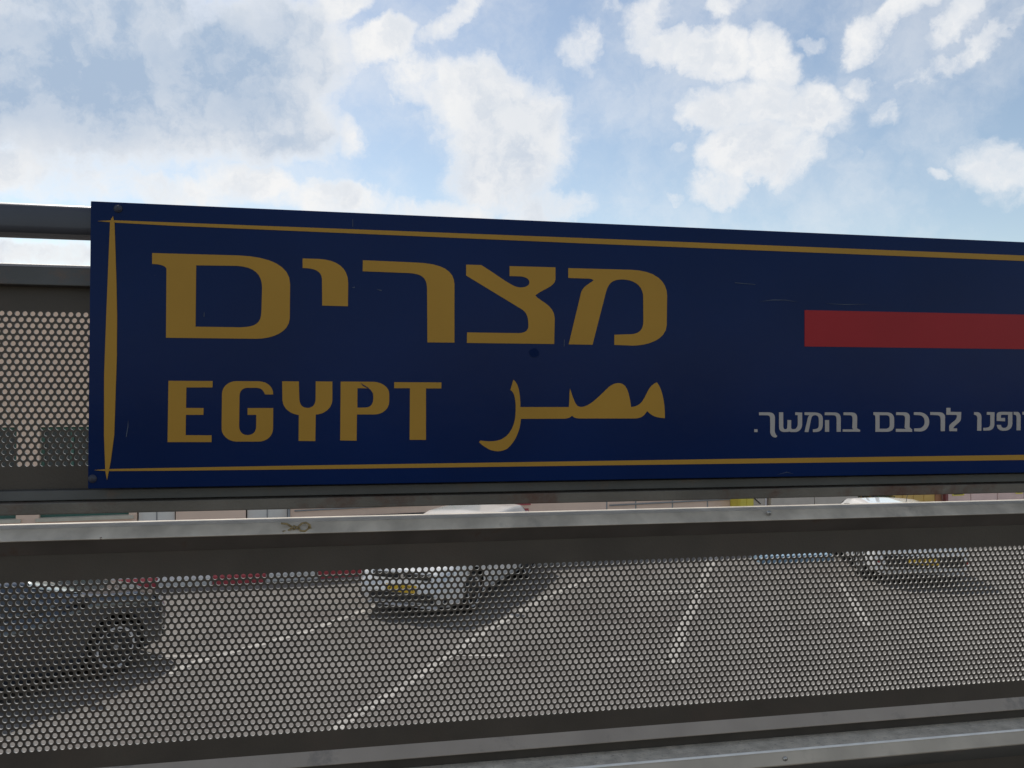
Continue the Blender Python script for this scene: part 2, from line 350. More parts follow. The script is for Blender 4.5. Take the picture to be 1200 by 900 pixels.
# low panelled walls on the right
t = thing('panel_wall', 'low wall of beige stone panels right of the yellow cabinet', 'wall', (0, BY, 0), PHI)
e = [bw(v, 585) for v in (898, 949, 1000)]
for a, c in zip(e, e[1:]): box('panel', a + .012, c - .012, -.2, -.02, .12, 1.9, m_beige, t)
box('coping', e[0], e[-1], -.24, -.01, 1.905, 2.0, m_trim, t)
for px, wdt in ((1001.5, .07), (1013.5, .10)):
    t = thing('post', 'thin dark steel post, ' + ('left one by the beige panels' if px < 1005 else 'thicker one beside the green plants'), 'post', (0, BY, 0), PHI, 'dark posts by the plants')
    a = bw(px, 585); bm = bmesh.new(); cyl_bm(bm, (a, -.35, 1.3), wdt / 2, 2.4, 'Z', 12); bmobj('shaft', bm, m_dark, t, True)
    bm = bmesh.new(); cyl_bm(bm, (a, -.35, .15), wdt * .8, .04, 'Z', 12); bmobj('base_collar', bm, m_dark, t, True)
t = thing('container', 'ochre yellow metal container behind the white car roof', 'container', (0, BY, 0), PHI)
a, c = bw(1043, 582), bw(1092, 582)
bm = bmesh.new(); box_bm(bm, a, c, -.1, 1.5, .2, 2.1)
for k in range(1, 4):
    x_ = a + (c - a) * k / 4; box_bm(bm, x_ - .02, x_ + .02, -.12, -.101, .3, 2.0)
bmobj('container_body', bm, m_ochre, t)
box('base', a + .02, c - .02, -.08, 1.45, .13, .198, m_dark, t)
box('corner_post', c + .01, c + .22, -.12, .3, .13, 2.1, mat('brown_paint', (.42, .2, .1), .6), t)
t = thing('post', 'dark red post between ochre container and pink panels', 'post', (0, BY, 0), PHI)
a = bw(1100, 580); box('shaft', a - .05, a + .05, -.3, -.2, .13, 2.4, m_dred, t, bev=.005); box('base_plate', a - .1, a + .1, -.35, -.15, .13, .15, m_dark, t)
t = thing('panel_wall', 'low wall of pink stone panels with yellow notices at far right', 'wall', (0, BY, 0), PHI)
e = [bw(v, 580) for v in (1101.5, 1131, 1162, 1193)]
for a, c in zip(e, e[1:]): box('panel', a + .015, c - .015, -.2, -.02, .12, 1.9, m_pinkp, t)
box('panel', e[-1] + .015, e[-1] + 2.5, -.205, -.02, .12, 1.9, m_plate, t, label='white end panel of the pink wall')
box('backing', e[0], e[-1] + 2.4, -.018, .05, .12, 1.88, m_trim, t)
box('coping', e[0], e[-1] + 2.5, -.24, .06, 1.905, 2.0, m_trim, t)
for k, (pa, pb, pz, pz1) in enumerate(((1109, 1123, 575, 579.5), (1183, 1191, 570, 577.5))):
    tt = thing('notice', ('yellow notice stuck on the leftmost pink panel', 'yellow notice stuck beside the white end panel')[k], 'notice', (0, BY, 0), PHI, 'yellow notices on the pink wall')
    a = on_wall(pa, pz); c = on_wall(pb, pz1); box('sheet', a[0], c[0], -.212, -.206, c[1], a[1] + .25, m_yel, tt)
    for j in range(2): box('printed_line', a[0] + .05, c[0] - .05, -.2145, -.2125, c[1] + .03 + j * .07, c[1] + .05 + j * .07, m_dark, tt)

# shrub between posts and container: leafy faces through a volume, on stems
m_leaf = mat('leaf', (.07, .12, .035), .6, 0, .3, 5)
m_bark = mat('bark', (.14, .10, .07), .9)
t = thing('shrub', 'green shrub between dark post and ochre container', 'shrub', (0, BY, 0), PHI)
cx_ = (bw(1017, 582) + bw(1042, 582)) / 2
vs = []; fs = []
for k in range(1500):
    an = random.uniform(0, 6.28); rr = random.random() ** .5; z = random.uniform(.35, 1.9)
    rad = .55 * math.sin(min(1, (z - .1) / 2.1) * math.pi) ** .5 * (1 + .35 * math.sin(3 * an + z * 4))
    p = Vector((cx_ + math.cos(an) * rr * rad * .8, .1 + math.sin(an) * rr * rad, z)); l = random.uniform(.05, .09)
    u = Vector((random.uniform(-1, 1), random.uniform(-1, 1), random.uniform(-.3, 1))).normalized(); s2 = u.orthogonal().normalized()
    n0 = len(vs); vs += [p - u * l, p + s2 * l * .4, p + u * l, p - s2 * l * .4]; fs.append((n0, n0 + 1, n0 + 2, n0 + 3))
pyd('crown', vs, fs, m_leaf, t)
for k in range(5):
    aa = k * 1.26; tube('stem', [(cx_, .1, .1), (cx_ + .15 * math.cos(aa), .1 + .15 * math.sin(aa), .8), (cx_ + .3 * math.cos(aa), .1 + .3 * math.sin(aa), 1.5)], .015, m_bark, t, 6)

# ------------------------------------------------------------------ cars
def cat1(p0, p1, p2, p3, t):
    return .5 * ((2 * p1) + (-p0 + p2) * t + (2 * p0 - 5 * p1 + 4 * p2 - p3) * t * t + (-p0 + 3 * p1 - 3 * p2 + p3) * t ** 3)
class Shell:
    def __init__(s, st): s.st = st; s.n = len(st); s.k = len(st[0][1])
    def at(s, u, v):
        i = min(int(u), s.n - 2); t = u - i; j = min(int(v), s.k - 2); q = v - j
        g = lambda a, b_: s.st[max(0, min(s.n - 1, a))][1][max(0, min(s.k - 1, b_))]
        X = [s.st[max(0, min(s.n - 1, i + d))][0] for d in (-1, 0, 1, 2)]
        x = X[1] + (X[2] - X[1]) * t
        tt = t * .6 + .4 * t * t * (3 - 2 * t)
        def row(a):
            r = []
            for c in (0, 1):
                lin = g(a, j)[c] * (1 - q) + g(a, j + 1)[c] * q
                r.append(.45 * lin + .55 * cat1(g(a, j - 1)[c], g(a, j)[c], g(a, j + 1)[c], g(a, j + 2)[c], q))
            return r
        A, B = row(i), row(i + 1)
        return Vector((x, A[0] * (1 - tt) + B[0] * tt, A[1] * (1 - tt) + B[1] * tt))
    def nrm(s, u, v, side):
        e = .03; u0, u1 = max(0, u - e), min(s.n - 1 - 1e-4, u + e); v0, v1 = max(0, v - e), min(s.k - 1 - 1e-4, v + e)
        n = (s.at(u1, v) - s.at(u0, v)).cross(s.at(u, v1) - s.at(u, v0))
        n.normalize()
        if n.dot(Vector((0, s.at(u, v).y + 1e-4, s.at(u, v).z - .55))) < 0: n = -n
        return n
    def patch(s, name, corners, side, material, parent, off=.006, nu=8, nv=5, both=False, **pr):
        """corners: (u0,v0),(u1,v0),(u1,v1),(u0,v1) in shell coordinates"""
        vs = []; fs = []
        rows = []
        for sg in ((1, -1) if both else (side,)):
            for a in range(nu + 1):
                for b_ in range(nv + 1):
                    fa, fb_ = a / nu, b_ / nv
                    bb = fb_ 
                    u = (corners[0][0] * (1 - fa) + corners[1][0] * fa) * (1 - bb) + (corners[3][0] * (1 - fa) + corners[2][0] * fa) * bb
                    v = (corners[0][1] * (1 - fa) + corners[1][1] * fa) * (1 - bb) + (corners[3][1] * (1 - fa) + corners[2][1] * fa) * bb
                    nn_ = s.nrm(u, v, 1)
                    if v > s.k - 1.02: nn_ = Vector((nn_.x, 0, nn_.z)).normalized()
                    p = s.at(u, v) + nn_ * off
                    if v > s.k - 1.02: p.y = 0
                    vs.append((p.x, p.y * sg, p.z))
        W_ = nv + 1; T = (nu + 1) * W_
        for k in range(2 if both else 1):
            for a in range(nu):
                for b_ in range(nv):
                    i = k * T + a * W_ + b_; fs.append((i, i + 1, i + W_ + 1, i + W_))
        bm = bmesh.new(); vv = [bm.verts.new(v) for v in vs]
        for f in fs: bm.faces.new([vv[i] for i in f])
        bmesh.ops.remove_doubles(bm, verts=bm.verts, dist=.0005)
        bmesh.ops.solidify(bm, geom=bm.faces[:], thickness=.004)
        return bmobj(name, bm, material, parent, True, **pr)
m_tyre = mat('tyre_rubber', (.02, .02, .02), .85); m_rim = mat('alloy_rim', (.60, .60, .61), .35, .3, .05)
m_well = mat('wheel_well', (.012, .012, .012), .9); m_cglass = mat('car_glass', (.02, .025, .028), .05, 0, .05, spec=.9)
m_shade = mat('windscreen_with_sunshade', (.62, .68, .64), .25, 0, .08, 6, coat=1)
m_black = mat('black_plastic', (.018, .018, .02), .55); m_lamp = mat('headlight_glass', (.50, .52, .54), .12, .3, .1, 20, coat=1)
m_tail = mat('tail_light', (.35, .02, .02), .2, 0, .1, coat=1); m_np = mat('yellow_number_plate', (.80, .50, .04), .45, 0, .05)
m_chrome = mat('chrome', (.7, .7, .7), .12, 1, .02)
def plate_part(parent, x, z, facing, text_seed):
    s = facing
    pl = box('number_plate', min(x, x + s * .018), max(x, x + s * .018), -.26, .26, z - .058, z + .058, m_np, parent)
    y = -.21; rnd = random.Random(text_seed)
    # seven dark digits in seven-segment strokes
    segs = {0: 'abcdef', 1: 'bc', 2: 'abged', 3: 'abgcd', 4: 'fgbc', 5: 'afgcd', 6: 'afgecd', 7: 'abc', 8: 'abcdefg', 9: 'abcdfg'}
    xx = x + s * .0185
    for k in range(7):
        bm = bmesh.new()
        d = segs[rnd.choice(range(10))]; w_, h_ = .034, .035
        g = {'a': (0, w_, h_ - .006, h_ + .004), 'g': (0, w_, -.005, .005), 'd': (0, w_, -h_ - .004, -h_ + .006),
             'f': (0, .009, .006, h_ - .007), 'e': (0, .009, -h_ + .007, -.006), 'b': (w_ - .009, w_, .006, h_ - .007), 'c': (w_ - .009, w_, -h_ + .007, -.006)}
        for q in d:
            a, b_, c, e = g[q]; box_bm(bm, min(xx, xx + s * .003), max(xx, xx + s * .003), s * (y + a) if s > 0 else -(y + b_), s * (y + b_) if s > 0 else -(y + a), z + c, z + e)
        bmobj('digit', bm, m_black, pl)
        y += .056 + (.022 if k in (1, 4) else 0)
def make_car(label, loc, yaw, paint, L=4.2, Wd=1.76, H=1.46, hood=.92, belt=.95, plate_front=.42, plate_rear=.8, rear_plate_low=False, wr=.315, antenna=None, seed=1, group=None, sedan=False):
    t = thing('parked_car', label, 'car', loc, yaw, group)
    h = Wd / 2; x0 = -L / 2; x1 = L / 2; zb = .20
    def sec(wf, zbot, zbelt, wr_, zr, flat=False):
        w_ = h * wf
        return [(0, zbot), (w_ * .86, zbot), (w_ * .97, zbot + .07), (w_, zbot + .28), (w_ * .985, zbelt - .12), (w_ * .94, zbelt), (h * wr_, zr - .10 if zr - zbelt > .25 else zr - .03), (h * wr_ * .86, zr - .015), (0, zr + .02)]
    ro = H - .02
    st = [(x0, sec(.86, zb + .03, belt - .1, .66, belt + .02)),
          (x0 + .10, sec(.95, zb + .02, belt, .74, belt + .12)),
          (x0 + .42, sec(1.0, zb, belt + .01, .74, ro - .05)),
          (x0 + 1.1, sec(1.0, zb, belt, .76, ro)),
          (x0 + L * .48, sec(1.0, zb, belt - .01, .765, ro)),
          (x0 + L * .60, sec(1.0, zb, belt - .02, .74, ro - .06)),
          (x0 + L * .755, sec(1.0, zb, hood + .02, .80, hood + .09)),
          (x1 - .45, sec(.98, zb, hood - .07, .82, hood + .0)),
          (x1 - .14, sec(.92, zb, hood - .17, .78, hood - .09)),
          (x1, sec(.82, zb + .06, hood - .30, .66, hood - .20))]
    sh = Shell(st); nu, nv = 54, 32
    bm = bmesh.new(); grid = {}
    for sg in (1, -1):
        for a in range(nu + 1):
            for b_ in range(nv + 1):
                p = sh.at((sh.n - 1) * a / nu, (sh.k - 1) * b_ / nv)
                if sg == -1 and b_ in (0, nv): grid[sg, a, b_] = grid[1, a, b_]; continue
                if b_ in (0, nv): p.y = 0
                grid[sg, a, b_] = bm.verts.new((p.x, p.y * sg, p.z))
        for a in range(nu):
            for b_ in range(nv): bm.faces.new([grid[sg, a, b_], grid[sg, a + 1, b_], grid[sg, a + 1, b_ + 1], grid[sg, a, b_ + 1]])
    for a in (0, nu):
        ring = [grid[1, a, b_] for b_ in range(nv + 1)] + [grid[-1, a, b_] for b_ in range(nv - 1, 0, -1)]
        bm.faces.new(ring)
    body = bmobj('body', bm, paint, t, True)
    ax = (x0 + .78, x1 - .80)
    bm = bmesh.new()
    for x in ax:
        for s in (1, -1): cyl_bm(bm, (x, s * (h - .02), wr + .02), wr + .055, .50, 'Y', 40)
    cut = bmobj('cutter', bm, m_well, t)
    md = body.modifiers.new('arches', 'BOOLEAN'); md.operation = 'DIFFERENCE'; md.object = cut; md.solver = 'EXACT'
    bpy.context.view_layer.update()
    dg = bpy.context.evaluated_depsgraph_get(); me = bpy.data.meshes.new_from_object(body.evaluated_get(dg))
    body.modifiers.clear(); body.data = me; me.materials.clear(); me.materials.append(paint); me.materials.append(m_well)
    for pf in me.polygons:
        c = pf.center; n_ = pf.normal
        for x in ax:
            d = math.hypot(c.x - x, c.z - wr - .02)
            if d < wr + .08 and (abs(d - wr - .055) < .02 and abs(n_.y) < .3 or abs(abs(c.y) - (h - .27)) < .01): pf.material_index = 1
    bpy.data.objects.remove(cut)
    for x in ax:
        for s in (1, -1):
            bm = bmesh.new(); cyl_bm(bm, (x, s * (h - .13), wr), wr, .21, 'Y', 36); bmesh.ops.bevel(bm, geom=[e for e in bm.edges if e.calc_length() < .3 and abs(e.verts[0].co.y - e.verts[1].co.y) < .001], offset=.025, segments=2, affect='EDGES')
            wh = bmobj('wheel', bm, m_tyre, t, True)
            bm = bmesh.new(); yy = s * (h - .028)
            cyl_bm(bm, (x, s * (h - .06), wr), .045, .07, 'Y', 16)
            for k in range(5):
                an = k * 1.2566 + .3
                for da in (-.16, .16):
                    c0 = Vector((x + math.cos(an + da) * .03, yy, wr + math.sin(an + da) * .03)); c1 = Vector((x + math.cos(an + da * .8) * wr * .68, yy, wr + math.sin(an + da * .8) * wr * .68))
                    d = (c1 - c0).normalized(); nn = Vector((-d.z, 0, d.x)) * .014
                    q = [bm.verts.new(v) for v in (c0 - nn, c1 - nn, c1 + nn, c0 + nn)]; q2 = [bm.verts.new(v - Vector((0, s * .03, 0))) for v in (c0 - nn, c1 - nn, c1 + nn, c0 + nn)]
                    bm.faces.new(q); bm.faces.new(q2)
                    for z_ in range(4): bm.faces.new([q[z_], q[(z_ + 1) % 4], q2[(z_ + 1) % 4], q2[z_]])
            sg_ = 36
            rr = [[bm.verts.new((x + math.cos(6.2832 * k / sg_) * r_, s * y_, wr + math.sin(6.2832 * k / sg_) * r_)) for k in range(sg_)] for r_, y_ in ((wr * .74, h - .018), (wr * .66, h - .02), (wr * .64, h - .06), (wr * .74, h - .06))]
            for q in range(4):
                for k in range(sg_): bm.faces.new([rr[q][k], rr[q][(k + 1) % sg_], rr[(q + 1) % 4][(k + 1) % sg_], rr[(q + 1) % 4][k]])
            bmobj('rim', bm, m_rim, wh)
            bm = bmesh.new(); cyl_bm(bm, (x, s * (h - .075), wr), wr * .65, .1 - .06, 'Y', 24); bmobj('brake_disc', bm, m_well, wh)
    # glass
    for s in (1, -1):
        sh.patch('side_window', [(2.75, 5.10), (3.93, 5.10), (3.90, 5.93), (2.85, 5.93)], s, m_cglass, t)
        sh.patch('side_window', [(4.02, 5.10), (5.55, 5.10), (4.85, 5.93), (4.0, 5.93)], s, m_cglass, t)
        sh.patch('side_window', [(2.15, 5.25), (2.65, 5.12), (2.72, 5.92), (2.3, 5.85)], s, m_cglass, t)
        mir = bmesh.new(); box_bm(mir, x1 - L * .29 - .06, x1 - L * .29 + .07, s * (h + .10) - .09, s * (h + .10) + .09, belt + .02, belt + .16, .035)
        box_bm(mir, x1 - L * .29 - .03, x1 - L * .29 + .03, min(s * (h - .12), s * (h + .03)), max(s * (h - .12), s * (h + .03)), belt + .03, belt + .07, .01)
        bmobj('mirror', mir, paint if seed != 3 else m_black, t, True)
        for xx in (x0 + L * .30, x0 + L * .53):
            box('door_handle', xx - .09, xx + .09, s * (h - .003) - .012, s * (h - .003) + .012, belt - .17, belt - .14, m_chrome if seed == 1 else paint, t, bev=.004)
        # door shut lines
        for u0 in (2.75, 3.97, 5.45):
            bm = bmesh.new()
            vs = [sh.at(u0, v) + sh.nrm(u0, v, 1) * .003 for v in [3 + 2 * k / 12 for k in range(-2, 13)]]
            for a_, b_ in zip(vs, vs[1:]):
                q = [bm.verts.new((c.x + dx, c.y * s, c.z)) for c, dx in ((a_, -.005), (a_, .005), (b_, .005), (b_, -.005))]; bm.faces.new(q)
            bmobj('door_gap', bm, m_black, t)
    sh.patch('windscreen', [(5.12, 6.1), (5.95, 5.9), (5.95, 8), (5.12, 8)], 1, m_shade if seed == 3 else m_cglass, t, both=True, nu=8, nv=10)
    sh.patch('rear_window', [(1.12, 6.2), (1.85, 6.25), (1.85, 8), (1.12, 8)], 1, m_cglass, t, both=True, nu=8, nv=10)
    # front end
    fx = x1
    hz = hood - .30
    bm = bmesh.new(); box_bm(bm, fx - .10, fx + .018, -.52, .52, hz - .025, hz + .10, .02); g = bmobj('grille', bm, m_black, t)
    for k in range(3): box('grille_bar', fx + .018, fx + .024, -.48, .48, hz - .002 + .034 * k, hz + .003 + .034 * k, m_chrome if k == 2 else m_black, g)
    bm = bmesh.new(); cyl_bm(bm, (fx + .026, 0, hz + .04), .045, .012, 'X', 20); bmobj('badge', bm, m_chrome, g)
    box('lower_grille', fx - .06, fx + .020, -.56, .56, .27, plate_front - .065, m_black, t, bev=.02)
    box('splitter', fx - .12, fx + .030, -.60, .60, .20, .235, m_rim if seed == 1 else m_black, t, bev=.01)
    for s in (1, -1):
        sh.patch('headlight', [(7.9, 4.35), (8.93, 4.4), (8.93, 5.3), (7.75, 5.1)], s, m_lamp, t, off=.012)
        box('fog_lamp_surround', fx - .09, fx - .010, s * .66 - .10, s * .66 + .08, .29, .40, m_black, t, bev=.02)
        sh.patch('tail_light', [(.12, 4.25), (1.2, 4.4), (1.35, 5.3), (.12, 5.1)], s, m_tail, t, off=.01)
        box('reflector', x0 - .012 if rear_plate_low else x0 - .012, x0 + .05, s * .74 - .03, s * .74 + .04, .43, .49, m_tail, t, bev=.005)
    plate_part(t, fx + .012, plate_front, 1, seed)
    if rear_plate_low:
        box('bumper_insert', x0 - .025, x0 + .1, -.70, .66, .36, .56, m_black, t, bev=.015)
        plate_part(t, x0 - .026, .47, -1, seed + 5)
    else: plate_part(t, x0 - .012, .62, -1, seed + 5)
    box('rear_diffuser', x0 + .05, x0 + .14, -.66, .66, .13, .22, m_black, t, bev=.01)
    box('underbody', x0 + .25, x1 - .25, -h * .72, h * .72, .14, .22, m_black, t)
    for s in (1, -1):
        box('wiper', 0, .6, -.008, .008, 0, .012, m_black, t)
        wpr = bpy.data.objects[[o.name for o in t.children if o.name.startswith('wiper')][-1]]
        pw = sh.at(5.95, 7.6); wpr.location = (pw.x + .02, s * .05 - .2, pw.z + .02); wpr.rotation_euler = (0, R(-6), R(97))
    if antenna:
        u, sl_ = antenna; p = sh.at(u, 8); tube('antenna', [(p.x, 0, p.z - .01), (p.x - .02, 0, p.z + .03), (p.x - .10, 0, p.z + .22)], .006, m_black, t, 6)
    return t
def paint(name, c, rough=.25, metal=0.0): return mat(name, c, rough, metal, .02, 2, coat=1.0)
# centre car, front towards the fence
th = R(21); fp_ = Vector(((471 - 600) / F * 12.35, 12.35, 0)); dr = Vector((math.sin(th), math.cos(th), 0)); c_ = fp_ + dr * 2.08
make_car('white hatchback in the middle parked facing the fence', (c_.x, c_.y, 0), math.atan2(-dr.y, -dr.x), paint('silver_white_car_paint', (.72, .71, .69)), L=4.1, Wd=1.76, H=1.40, hood=.93, belt=.93, plate_front=.475, seed=1, group='white cars parked across the street')
# right car, rear towards the fence
th = R(6); fp_ = Vector(((1081 - 600) / F * 14.5, 14.5, 0)); dr = Vector((math.sin(th), math.cos(th), 0)); c_ = fp_ + dr * 2.05
make_car('white car at right with its rear and low yellow plate towards the fence', (c_.x, c_.y, 0), math.atan2(dr.y, dr.x), paint('white_car_paint_second', (.84, .84, .83)), L=4.1, Wd=1.74, H=1.38, hood=.9, belt=.90, rear_plate_low=True, antenna=(2.6, 0), seed=2, group='white cars parked across the street')
# left dark car
th = R(30); dr = Vector((math.sin(th), math.cos(th), 0)); rt_ = Vector((dr.y, -dr.x, 0))
wc = on_ground(150, 791); L3 = 4.5; c_ = wc - rt_ * .86 - dr * (L3 / 2 - .80) - Vector((.17, 0, 0))
make_car('dark navy car at far left, seen from its side', (c_.x, c_.y, 0), math.atan2(dr.y, dr.x), paint('navy_car_paint', (.034, .043, .058), .25, .5), L=L3, Wd=1.82, H=1.40, hood=.99, belt=.94, wr=.34, seed=3)

# ------------------------------------------------------------------ fence (local frame: x along, -y towards the viewer, z absolute height)
D0 = 1.27
FT = Vector((math.cos(PSI), math.sin(PSI), 0)); FN = Vector((-math.sin(PSI), math.cos(PSI), 0))
FO = Vector((0, D0, 0))
def fp(px, py, o=0.0):
    """point of the plane o metres in front of the perforated sheet -> (x along, height)"""
    d = ray(px, py); t = (FN.dot(FO) - o) / FN.dot(d); p = d * t
    return (p - FO).dot(FT), EYE + p.z
FX0, FX1 = -1.02, 1.42
fence = thing('fence', 'grey metal railing with perforated sheet panels in front of the street', 'fence', tuple(FO), PSI)
zf = lambda px, py, o=0.0: fp(px, py, o)[1]

def perforated(name, z_top, z_bot, ztrow, zbrow, seg, pitch=.010, rr=.355, th_=.0027):
    rows = int(round((ztrow - zbrow) / (pitch * .866))) + 1
    hh = (ztrow - zbrow) / (rows - 1)
    q = seg // 4; V = []; Fc = []; MI = []
    x0, x1 = FX0 + .02, FX1 - .02; cols = int((x1 - x0) / pitch) - 1
    ring = []
    for k in range(seg):
        an = 2 * math.pi * k / seg; ca, sa = math.cos(an), math.sin(an)
        cx_, sx_ = abs(ca), abs(sa)
        if abs(cx_ - sx_) < .02 or (seg == 12 and k % 3 == 1 and False): bx_, bz_ = .5, .5
        else:
            mm_ = max(cx_, sx_); bx_, bz_ = cx_ / mm_ * .5, sx_ / mm_ * .5
        ring.append((ca * pitch * rr, sa * pitch * rr, math.copysign(bx_, ca) * pitch, math.copysign(bz_, sa) * hh))
    if seg == 12:       # pull the nearest ring points on to the cell corners
        for k in (1, 5, 7, 11):
            c0 = ring[k]; ring[k] = (c0[0], c0[1], math.copysign(.5, c0[0]) * pitch, math.copysign(.5, c0[1]) * hh)
        for k in (2, 4, 8, 10):
            c0 = ring[k]; ring[k] = (c0[0], c0[1], math.copysign(.25, c0[0]) * pitch, math.copysign(.5, c0[1]) * hh)
    for r_ in range(rows):
        zc = ztrow - r_ * hh; xo = x0 + pitch * (.5 + .5 * (r_ % 2))
        for c in range(cols):
            xc = xo + c * pitch; n0 = len(V)
            for y in (-th_ / 2, th_ / 2):
                for (a, b_, e, f) in ring: V.append((xc + a, y, zc + b_))
                for (a, b_, e, f) in ring: V.append((xc + e, y, zc + f))
            s2 = 2 * seg
            for k in range(seg):
                k1 = (k + 1) % seg
                Fc.append((n0 + k, n0 + seg + k, n0 + seg + k1, n0 + k1)); MI.append(0)
                Fc.append((n0 + s2 + k1, n0 + s2 + seg + k1, n0 + s2 + seg + k, n0 + s2 + k)); MI.append(0)
                Fc.append((n0 + k1, n0 + s2 + k1, n0 + s2 + k, n0 + k)); MI.append(1)
        # plain ends of the row
        for a, b_ in ((x0, xo - pitch / 2), (xo + (cols - .5) * pitch, x1)):
            if b_ - a > 1e-5:
                for y, fl in ((-th_ / 2, 0), (th_ / 2, 1)):
                    n0 = len(V); V += [(a, y, zc - hh / 2), (b_, y, zc - hh / 2), (b_, y, zc + hh / 2), (a, y, zc + hh / 2)]
                    Fc.append((n0, n0 + 1, n0 + 2, n0 + 3) if not fl else (n0 + 3, n0 + 2, n0 + 1, n0)); MI.append(0)
    for za, zb_ in ((ztrow + hh / 2, z_top), (z_bot, zbrow - hh / 2)):
        for y, fl in ((-th_ / 2, 0), (th_ / 2, 1)):
            n0 = len(V); V += [(x0, y, za), (x1, y, za), (x1, y, zb_), (x0, y, zb_)]
            Fc.append((n0, n0 + 1, n0 + 2, n0 + 3) if not fl else (n0 + 3, n0 + 2, n0 + 1, n0)); MI.append(0)
    me = bpy.data.meshes.new(name); me.from_pydata(V, [], Fc); me.materials.append(m_sheet); me.materials.append(m_hole)
    me.polygons.foreach_set('material_index', MI); me.update()
    return link(name, me, None, fence)

# --- panel 1 (upper, mostly behind the sign)
z1_top = zf(50, 335.5); z1_bot = zf(50, 573)
perforated('perforated_sheet', z1_top + .01, z1_bot - .01, zf(50, 368.0), zf(50, 543.5), 12)
# --- panel 2
z2_top = zf(50, 650.5); z2_bot = zf(1100, 824)
perforated('perforated_sheet', z2_top + .012, z2_bot - .02, zf(50, 683.8), zf(1080, 803.0), 16)
# --- panel 3 (lowest)
z3_top = zf(1100, 893); 
perforated('perforated_sheet', z3_top + .02, z3_top - .36, z3_top - .045, z3_top - .30, 12)

def strip(name, pts, material, close_back=.02):
    """front surface given as [(o, z)] from top to bottom, closed at the back into a solid section"""
    prof = [(-o, z) for o, z in pts] + [(close_back, pts[-1][1]), (close_back, pts[0][1])]
    return extrude_profile(name, prof, FX0, FX1, material, fence)
def bev_edge(o, do=.02): 
    md = o.modifiers.new('soft_edges', 'BEVEL'); md.width = do; md.segments = 2; md.limit_method = 'ANGLE'; md.angle_limit = R(25); md.harden_normals = False
# top rail (rounded box section)
zt0, zt1 = zf(0, 235.2, .03), zf(0, 272, .03)
o = box('top_rail', FX0 - .3, FX1 + .3, -.03, .022, zt1, zt0, m_rail, fence); bev_edge(o, .011); o.modifiers[0].segments = 5
o.data.polygons.foreach_set('use_smooth', [True] * len(o.data.polygons))
# panel 1 frame: top bar, bottom lip, bottom bar
o = strip('frame_bar', [(.004, zf(50, 309.5, .004)), (.020, zf(50, 313, .02)), (.024, zf(50, 334, .024)), (.003, zf(50, 335.5, .003))], m_lip); bev_edge(o, .0012)
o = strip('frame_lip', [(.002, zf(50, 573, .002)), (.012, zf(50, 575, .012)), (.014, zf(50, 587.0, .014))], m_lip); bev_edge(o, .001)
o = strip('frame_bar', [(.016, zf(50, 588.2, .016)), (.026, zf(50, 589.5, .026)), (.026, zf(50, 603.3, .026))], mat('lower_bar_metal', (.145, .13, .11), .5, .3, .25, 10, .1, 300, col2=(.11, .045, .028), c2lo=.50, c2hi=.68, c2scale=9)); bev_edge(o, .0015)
# panel 2 frame
BAR2 = [(.000, zf(50, 615.5, .0)), (.014, zf(50, 619.3, .014)), (.030, zf(50, 633.6, .030)), (.026, zf(50, 634.4, .026))]
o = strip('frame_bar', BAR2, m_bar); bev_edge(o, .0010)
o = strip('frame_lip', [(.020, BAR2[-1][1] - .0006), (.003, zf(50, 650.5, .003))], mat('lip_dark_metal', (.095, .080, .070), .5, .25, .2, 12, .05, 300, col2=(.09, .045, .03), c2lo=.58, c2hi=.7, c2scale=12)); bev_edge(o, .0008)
zl = zf(1100, 864, .046)
o = strip('frame_lip', [(.001, zf(1100, 823.5, .001)), (.013, zf(1100, 839, .013)), (.0105, zf(1100, 839.6, .0105))], mat('frame_lip_metal', (.33, .28, .235), .5, .1, .12, 10, .05, 300, col2=(.14, .13, .12), c2scale=9)); bev_edge(o, .001)
zq = zf(1100, 839.6, .0105)
strip('frame_recess', [(-.004, zq - .0002), (-.005, zl - .0012)], mat('recess_painted_shade', (.055, .045, .036), .7, 0, .2, 20), .019)  # recess face coloured extra dark: the shade under the lip is painted in
# bottom bar with its dusty top
o = extrude_profile('ledge', [(.02, zl - .002), (-.0445, zl), (-.0445, zl - .004), (.02, zl - .006)], FX0, FX1, m_ledge, fence)
o = strip('frame_bar', [(.045, zl + .0005), (.0460, zl + .0003), (.0540, zf(1100, 880.5, .054)), (.050, zf(1100, 881.5, .050))], mat('lower_aluminium', (.44, .385, .32), .5, .15, .14, 14, .05, 400, col2=(.22, .2, .17), c2lo=.56, c2hi=.78, c2scale=9), -.042); bev_edge(o, .0008)
extrude_profile('edge_highlight', [(-.0432, zl + .0002), (-.0434, zl + .0014), (-.0448, zl + .0014), (-.0476, zl - .0006), (-.0470, zl - .0010)], FX0, FX1, mat('worn_edge_highlight', (.85, .82, .76), .4, .0, .1, 40), fence)  # added pale strip: worn edge with its bright highlight put into the colour
o = strip('frame_lip', [(.041, zf(1100, 881.5, .050)), (.003, z3_top)], m_lip); 
o = strip('frame_bar', [(.002, z3_top - .335), (.02, z3_top - .34), (.025, z3_top - .37)], m_bar); bev_edge(o, .001)
# posts outside the view and feet
for x in (FX0 - .04, FX1 + .04):
    box('post', x - .035, x + .035, -.022, .045, 2.28, zt1 + .003, m_lip, fence, bev=.004)
    box('foot_plate', x - .08, x + .08, -.07, .09, 2.262, 2.279, m_lip, fence, bev=.002)
